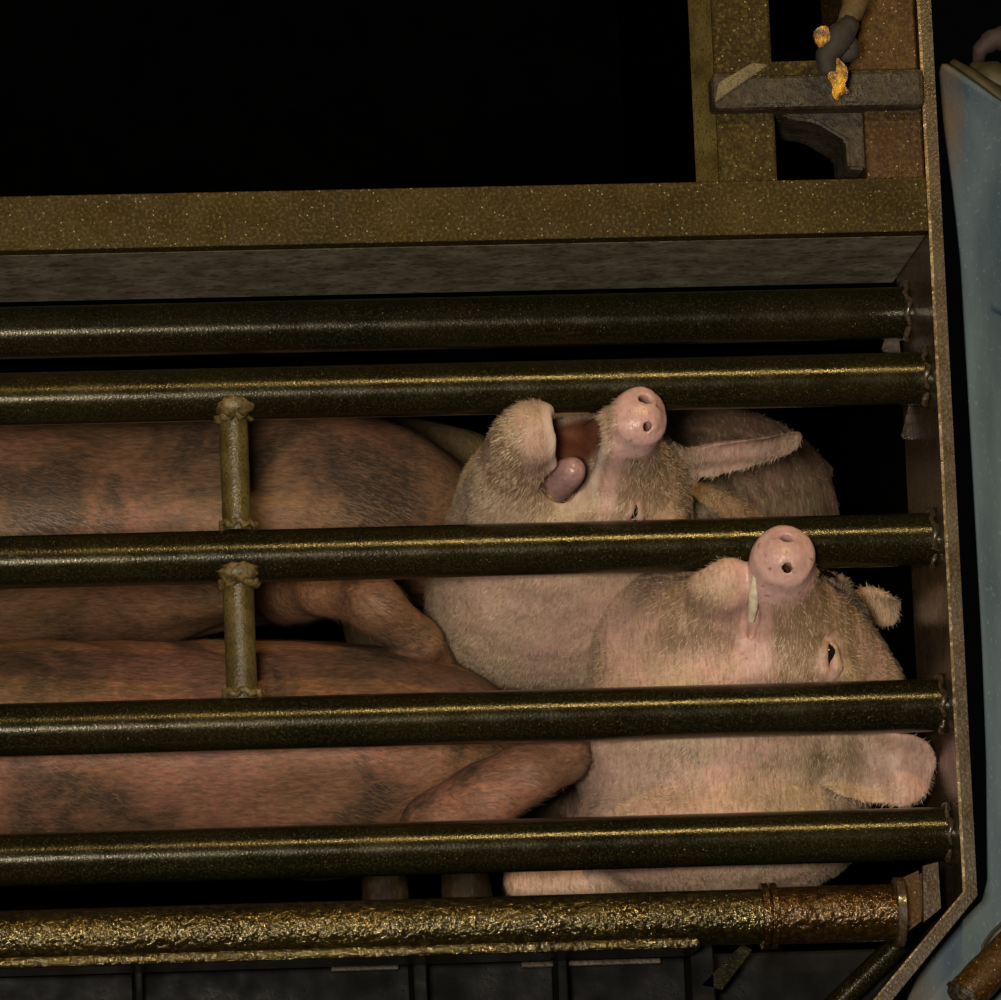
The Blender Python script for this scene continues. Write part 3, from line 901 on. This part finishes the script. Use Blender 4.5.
# ---- pig A: squealing, mouth open, upper of the two heads
def pig_a():
    t = thing('pig', 'squealing pale pig with its mouth wide open, snout against the upper rail', 'pig', 'pigs crowded in the truck')
    Fv, Uv = vw(.27, .56, .78), vw(.95, -.03, -.30)
    H = Head(Fv, Uv, P(641, 413, -0.045), (196, 0, -8), 1.0)
    F = Field([axis(-0.10, 0.40, -0.03, 0.33, 0.0026, 0.008), axis(-0.09, 1.30, -0.085, 0.20, 0.0026, 0.014), axis(-0.42, 0.24, -0.06, 0.125, 0.0026, 0.008)])
    H.build(F, jaw=0.33, disc_n=(1, 0.36, 0.05), ex=102, ez=2, jl=20)
    # neck, throat and chest falling to the left and back
    F.ell(P(560, 520, 0.20), (0.105, 0.10, 0.11), 0.05)
    F.ell(P(552, 598, 0.25), (0.130, 0.15, 0.100), 0.05)
    F.ell(P(630, 612, 0.29), (0.10, 0.15, 0.10), 0.05)
    # trunk lying away from the viewer
    c0, c1 = P(712, 548, 0.50), P(712, 548, 0.50)
    c1[1] = 1.10
    F.cone(P(640, 590, 0.30), c0, 0.12, 0.140, 0.06)
    F.cone(c0, c1, 0.140, 0.150, 0.05)
    # folded forelegs under the chest
    F.chain([P(620, 680, 0.36), P(560, 720, 0.40), P(600, 760, 0.46)], [0.045, 0.032, 0.024], 0.02)
    # ears: far ear stands out to the right of the head
    F.ear(P(672, 462, 0.09), P(806, 450, 0.085), vw(0.1, -0.55, 0.85), 0.027, 0.0048, 0.014, -0.012, 0.018, 0.06)
    F.ear(H.w(-35, 66, 62), P(752, 556, 0.05), vw(-0.2, 0.2, 1), 0.045, 0.004, 0.015, 0.0, 0.012)
    carve_rails(F)
    v, q = F.mesh()
    mk, p = H.masks(v)
    v = noise_push(v, q, 0.0016, 55)
    ca, sa = math.cos(0.33), math.sin(0.33)
    zj = -45+sa*(p[:, 0]+15)+ca*(p[:, 2]+45)                 # height in the lower jaw's own frame
    ay = np.abs(p[:, 1])
    xj = -15+ca*(p[:, 0]+15)-sa*(p[:, 2]+45)
    wid = np.where(p[:, 1] < -4, 60.0, np.where(zj > -20, 17.0, 27.0))
    mk[:, 2] += ss(40, 58, p[:, 0])*ss(-52, -44, zj)*ss(-26, -34, p[:, 2])*ss(1.0, 0.75, ay/wid)*ss(172, 150, xj)*ss(172, 158, p[:, 0])
    mk[:, 0] = mk[:, 0]*ss(-40, -30, p[:, 2]+0*zj)+0.35*ss(130, 165, xj)*ss(-34, -44, p[:, 2])*ss(-75, -60, zj)
    mk[:, 0] = np.clip(mk[:, 0], 0, 1)*(1-mk[:, 2])
    white = ss(86, 120, xj)*ss(-44, -34, zj)*ss(-40, -52, p[:, 2])*(1-mk[:, 2])*0.9
    white = np.maximum(white, ss(98, 125, p[:, 0])*ss(-35, -40, p[:, 2])*ss(-60, -50, p[:, 2])*ss(176, 160, p[:, 0])*(1-mk[:, 2])*(zj > -14)*0.6)
    mk[:, 3] = 1-white
    mk[:, 1] = np.maximum(mk[:, 1], blotch(v, [(P(462, 482, .09), .032, .9), (P(515, 468, .04), .018, .7), (P(655, 480, 0), .028, .8), (P(705, 500, .07), .035, .9), (P(690, 440, .08), .03, .8), (P(480, 440, .1), .02, .6)]))
    mk[:, 0] = np.maximum(mk[:, 0], blotch(v, [(P(505, 445, .03), .022, .4), (P(470, 595, .12), .06, .65), (P(600, 595, .12), .07, .6), (P(530, 655, .12), .06, .5), (P(615, 470, 0), .014, .45), (P(540, 425, 0), .02, .5), (P(735, 455, .09), .03, .4)]))
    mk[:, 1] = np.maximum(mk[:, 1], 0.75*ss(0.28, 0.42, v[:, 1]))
    b = body_mesh('body', v, q, mk, M['skin_a'], t)
    flow = lambda x: np.where((H.loc(x)[:, 0] > -60)[:, None], -H.dirw(0.9, 0.1, 0.25), np.array([-0.2, 0.6, -0.5]))
    bristles(v, q, mk, t, M['hair_pale'], 64000, flow, 0.0068, 0.00023, weight=lambda c: ss(0.30, 0.18, c[:, 1])+0.03)
    add_eyes(H, t)
    # tongue lying in the lower jaw
    J = lambda x, y, z: H.w(*H.jaw((x, y, z), 0.34))
    bm = bmesh.new()
    pts = [J(40, 0, -44), J(70, 6, -34), J(100, 14, -22), J(120, 20, -14), J(130, 22, -11)]
    tube_bm(bm, pts, [0.017, 0.018, 0.018, 0.015, 0.007], 16)
    o = bm_obj('tongue', bm, M['tongue'], t, True)
    md = o.modifiers.new('soft', 'SUBSURF'); md.levels = md.render_levels = 2
    return t

# ---- pig B: head thrown up, snout over the second rail, mouth shut
def pig_b():
    t = thing('pig', 'pale pig with closed mouth and narrowed eye, snout lifted over the middle rail', 'pig', 'pigs crowded in the truck')
    H = Head(vw(.02, .63, .78), vw(1, -.02, -.04), P(785, 553, -0.05), (197, 0, -8), 1.05)
    F = Field([axis(-0.06, 0.46, 0.06, 0.45, 0.0026, 0.02), axis(-0.09, 1.35, -0.09, 0.22, 0.0026, 0.02), axis(-0.42, 0.02, -0.30, -0.01, 0.0026, 0.012)])
    H.build(F, jaw=0.07, disc_n=(1, 0.36, 0.0), ex=98, ez=36, jl=10, crown=12)
    F.ell(P(690, 640, 0.125), (0.098, 0.09, 0.085), 0.05)
    F.ell(P(692, 612, 0.075), (0.055, 0.05, 0.036), 0.04)
    F.ell(P(700, 745, 0.175), (0.134, 0.16, 0.105), 0.05)
    F.ell(P(775, 740, 0.18), (0.115, 0.15, 0.10), 0.05)
    F.ell(P(694, 835, 0.165), (0.124, 0.135, 0.068), 0.03)
    F.ell(P(745, 835, 0.16), (0.12, 0.12, 0.064), 0.03)
    z0 = FLOOR_Z+0.152
    F.cone(P(730, 770, 0.30), (0.24, 0.55, z0), 0.13, 0.150, 0.06)
    F.cone((0.24, 0.55, z0), (0.24, 1.15, z0), 0.150, 0.150, 0.05)
    F.chain([P(650, 868, 0.2), P(590, 876, 0.17), P(520, 880, 0.16)], [0.032, 0.026, 0.020], 0.012)
    # near ear hangs forward over the jowl, far ear just shows behind the crown
    F.ear(P(822, 752, 0.055), P(934, 774, 0.040), vw(-0.1, -0.15, 1), 0.048, 0.0045, 0.016, -0.014, 0.006, -0.02, (0.35, 0.30), 0.006)
    F.ear(P(848, 600, 0.17), P(902, 612, 0.19), vw(-0.3, -0.4, 0.8), 0.030, 0.0045, 0.010, 0.0, 0.012)
    F.ell((0.1, 0.4, FLOOR_Z-0.05), (3, 3, 0.0515), 0.004, None, True)
    carve_rails(F)
    F.cone((-1.7, -0.02, zb), (1, -0.02, zb), 0.031, 0.031, 0.008, True)
    v, q = F.mesh()
    mk, p = H.masks(v)
    v = noise_push(v, q, 0.0016, 55)
    mk[:, 1] = np.maximum(mk[:, 1], blotch(v, [(P(808, 612, 0), .026, 1), (P(835, 630, .03), .024, 1), (P(742, 618, .0), .016, .8), (P(850, 765, .04), .022, .9), (P(860, 600, .07), .03, .7), (P(840, 650, .03), .018, .8), (P(790, 700, .05), .02, .5)]))  # grime spots; the one at the ear base paints in fold shading
    mk[:, 0] = np.maximum(mk[:, 0], blotch(v, [(P(635, 640, .06), .03, .45), (P(600, 765, .1), .04, .6), (P(905, 765, .04), .03, .5), (P(690, 610, .05), .02, .3), (P(745, 582, -.01), .026, .8)]))
    b = body_mesh('body', v, q, mk, M['skin_b'], t)
    flow = lambda x: np.where((H.loc(x)[:, 0] > -40)[:, None], -H.dirw(0.9, 0.1, 0.25), np.array([0.5, 0.4, -0.6]))
    bristles(v, q, mk, t, M['hair_pale'], 70000, flow, 0.0068, 0.00023, weight=lambda c: ss(0.5, 0.2, c[:, 1])+0.05)
    add_eyes(H, t)
    # strip of teeth showing between the lips
    pts = [H.w(132, 31, -38), H.w(148, 27, -37), H.w(166, 21, -36), H.w(182, 12, -34)]
    tube('teeth', pts, [0.003, 0.0052, 0.006, 0.004], M['tooth'], t, 12)
    return t

# ---- pigs lying at the left, seen along their flanks
def lying_pig(label, skin_mat, cy, cz, x0, x1, ry, rz, legs, belly, grid, hair, count, leg_k=0.014, ham=0.0, low_shade=0.0):
    t = thing('pig', label, 'pig', 'pigs crowded in the truck')
    F = Field(grid)
    L = x1-x0
    # shoulder, barrel, ham; the pig faces left
    F.ell((x0+0.16*L, cy, cz), (0.24*L, ry*0.92, rz*0.92), 0.05)
    F.ell((x0+0.50*L, cy, cz), (0.36*L, ry, rz), 0.06)
    F.ell((x0+0.82*L, cy, cz+ham), (0.22*L, ry*0.95, rz*0.97), 0.06)
    H = Head((-1, -0.15, 0.05), (0, 0.55, 0.83), (x0-0.20, cy-0.02, cz-0.01), (0, 0, 0), 0.95)
    H.build(F, 0.02, detail=False)
    for sd, up in ((1, 1), (-1, 1)):
        F.ear(H.w(-40, sd*60, 60), H.w(10, sd*105, 130), H.dirw(1, 0, 0.2), 0.045, 0.008, 0.012, 0, 0.02)
    for c, r, rot in belly: F.ell(c, r, 0.012, rot, True)
    for pts, rad in legs: F.chain(pts, rad, leg_k)
    F.ell((0.0, 0.5, FLOOR_Z-0.05), (6, 6, 0.0515), 0.004, None, True)
    v, q = F.mesh()
    mk, p = H.masks(v)
    mk[:, 1] = 1.3*ss(FLOOR_Z+0.52, FLOOR_Z+0.42, v[:, 2])*low_shade  # shade painted in: lower body and legs darkened to sink from view
    v = noise_push(v, q, 0.004, 22)
    body_mesh('body', v, q, mk, M[skin_mat], t)
    bristles(v, q, mk, t, M[hair], count, lambda x: np.tile(np.array([0.9, 0.0, -0.45]), (len(x), 1)), 0.010, 0.00026, 0.22,
             weight=lambda c: (c[:, 0] > -0.56)*(c[:, 1] < cy)+0.02)
    return t

def build_pigs():
    pig_a(); pig_b()
    # C: upper left flank, hind leg stretched towards pig A
    c = P(0, 532, 0.42)
    lying_pig('muddy brown pig lying uppermost at left, leg stretched towards the squealing pig', 'skin_c', 0.42, float(c[2]), -1.05, float(P(452, 520, 0.42)[0]), 0.165, 0.128,
              [([P(285, 585, 0.32), P(325, 588, 0.20), P(372, 603, 0.15), P(416, 642, 0.19), P(440, 668, 0.24)], [0.040, 0.032, 0.027, 0.026, 0.022])],
              [(P(298, 626, 0.42), (0.135, 0.5, 0.021), np.array([[math.cos(.16), 0, -math.sin(.16)], [0, 1, 0], [math.sin(.16), 0, math.cos(.16)]]))], [axis(-1.5, 0.02, -0.52, 0.0, 0.006, 0.03), axis(0.1, 0.7, 0.12, 0.5, 0.006, 0.02), axis(-0.34, 0.26, -0.25, 0.2, 0.006, 0.02)], 'hair_dark', 26000)
    # D: lower left flank
    c = P(60, 759, 0.26)
    lying_pig('reddish pig lying lowest at left, flank pressed along the bottom rails', 'skin_d', 0.27, float(c[2]), -1.05, float(P(500, 768, 0.27)[0]), 0.19, 0.125,
              [([P(432, 828, 0.10), P(480, 800, 0.075), P(530, 770, 0.07), P(560, 752, 0.09), P(572, 746, 0.13)], [0.034, 0.030, 0.028, 0.029, 0.026])],
              [], [axis(-1.5, 0.16, -0.52, 0.12, 0.006, 0.03), axis(0.02, 0.5, 0.04, 0.3, 0.006, 0.02), axis(-0.44, -0.1, -0.41, -0.12, 0.006, 0.02)], 'hair_dark', 30000, 0.010, -0.006)
    # E: standing behind, only its pale back shows above C
    x0, x1, cz = -0.78, float(P(505, 500, 0.74)[0]), float(P(400, 414, 0.74)[2])-0.085
    legs = []
    for x in (x0+0.1, x0+0.2, x1-0.14, x1-0.06):
        yy = 0.70 if legs and len(legs) % 2 else 0.80
        legs.append(([(x, yy, cz-0.03), (x+0.02, yy, cz-0.22), (x-0.005, yy, cz-0.34), (x, yy, FLOOR_Z+0.02)], [0.06, 0.04, 0.026, 0.026]))
    lying_pig('yellowish pig standing at the back, only its pale spine showing above the muddy pig', 'skin_e', 0.75, cz, x0, x1, 0.15, 0.085,
              legs, [], [axis(-1.3, 0.1, -0.3, 0.0, 0.008, 0.03), axis(0.5, 1.0, 0.58, 0.8, 0.008, 0.02), axis(-0.46, 0.3, -0.05, 0.25, 0.008, 0.02)], 'hair_dark', 4000, low_shade=1.0)
build_pigs()
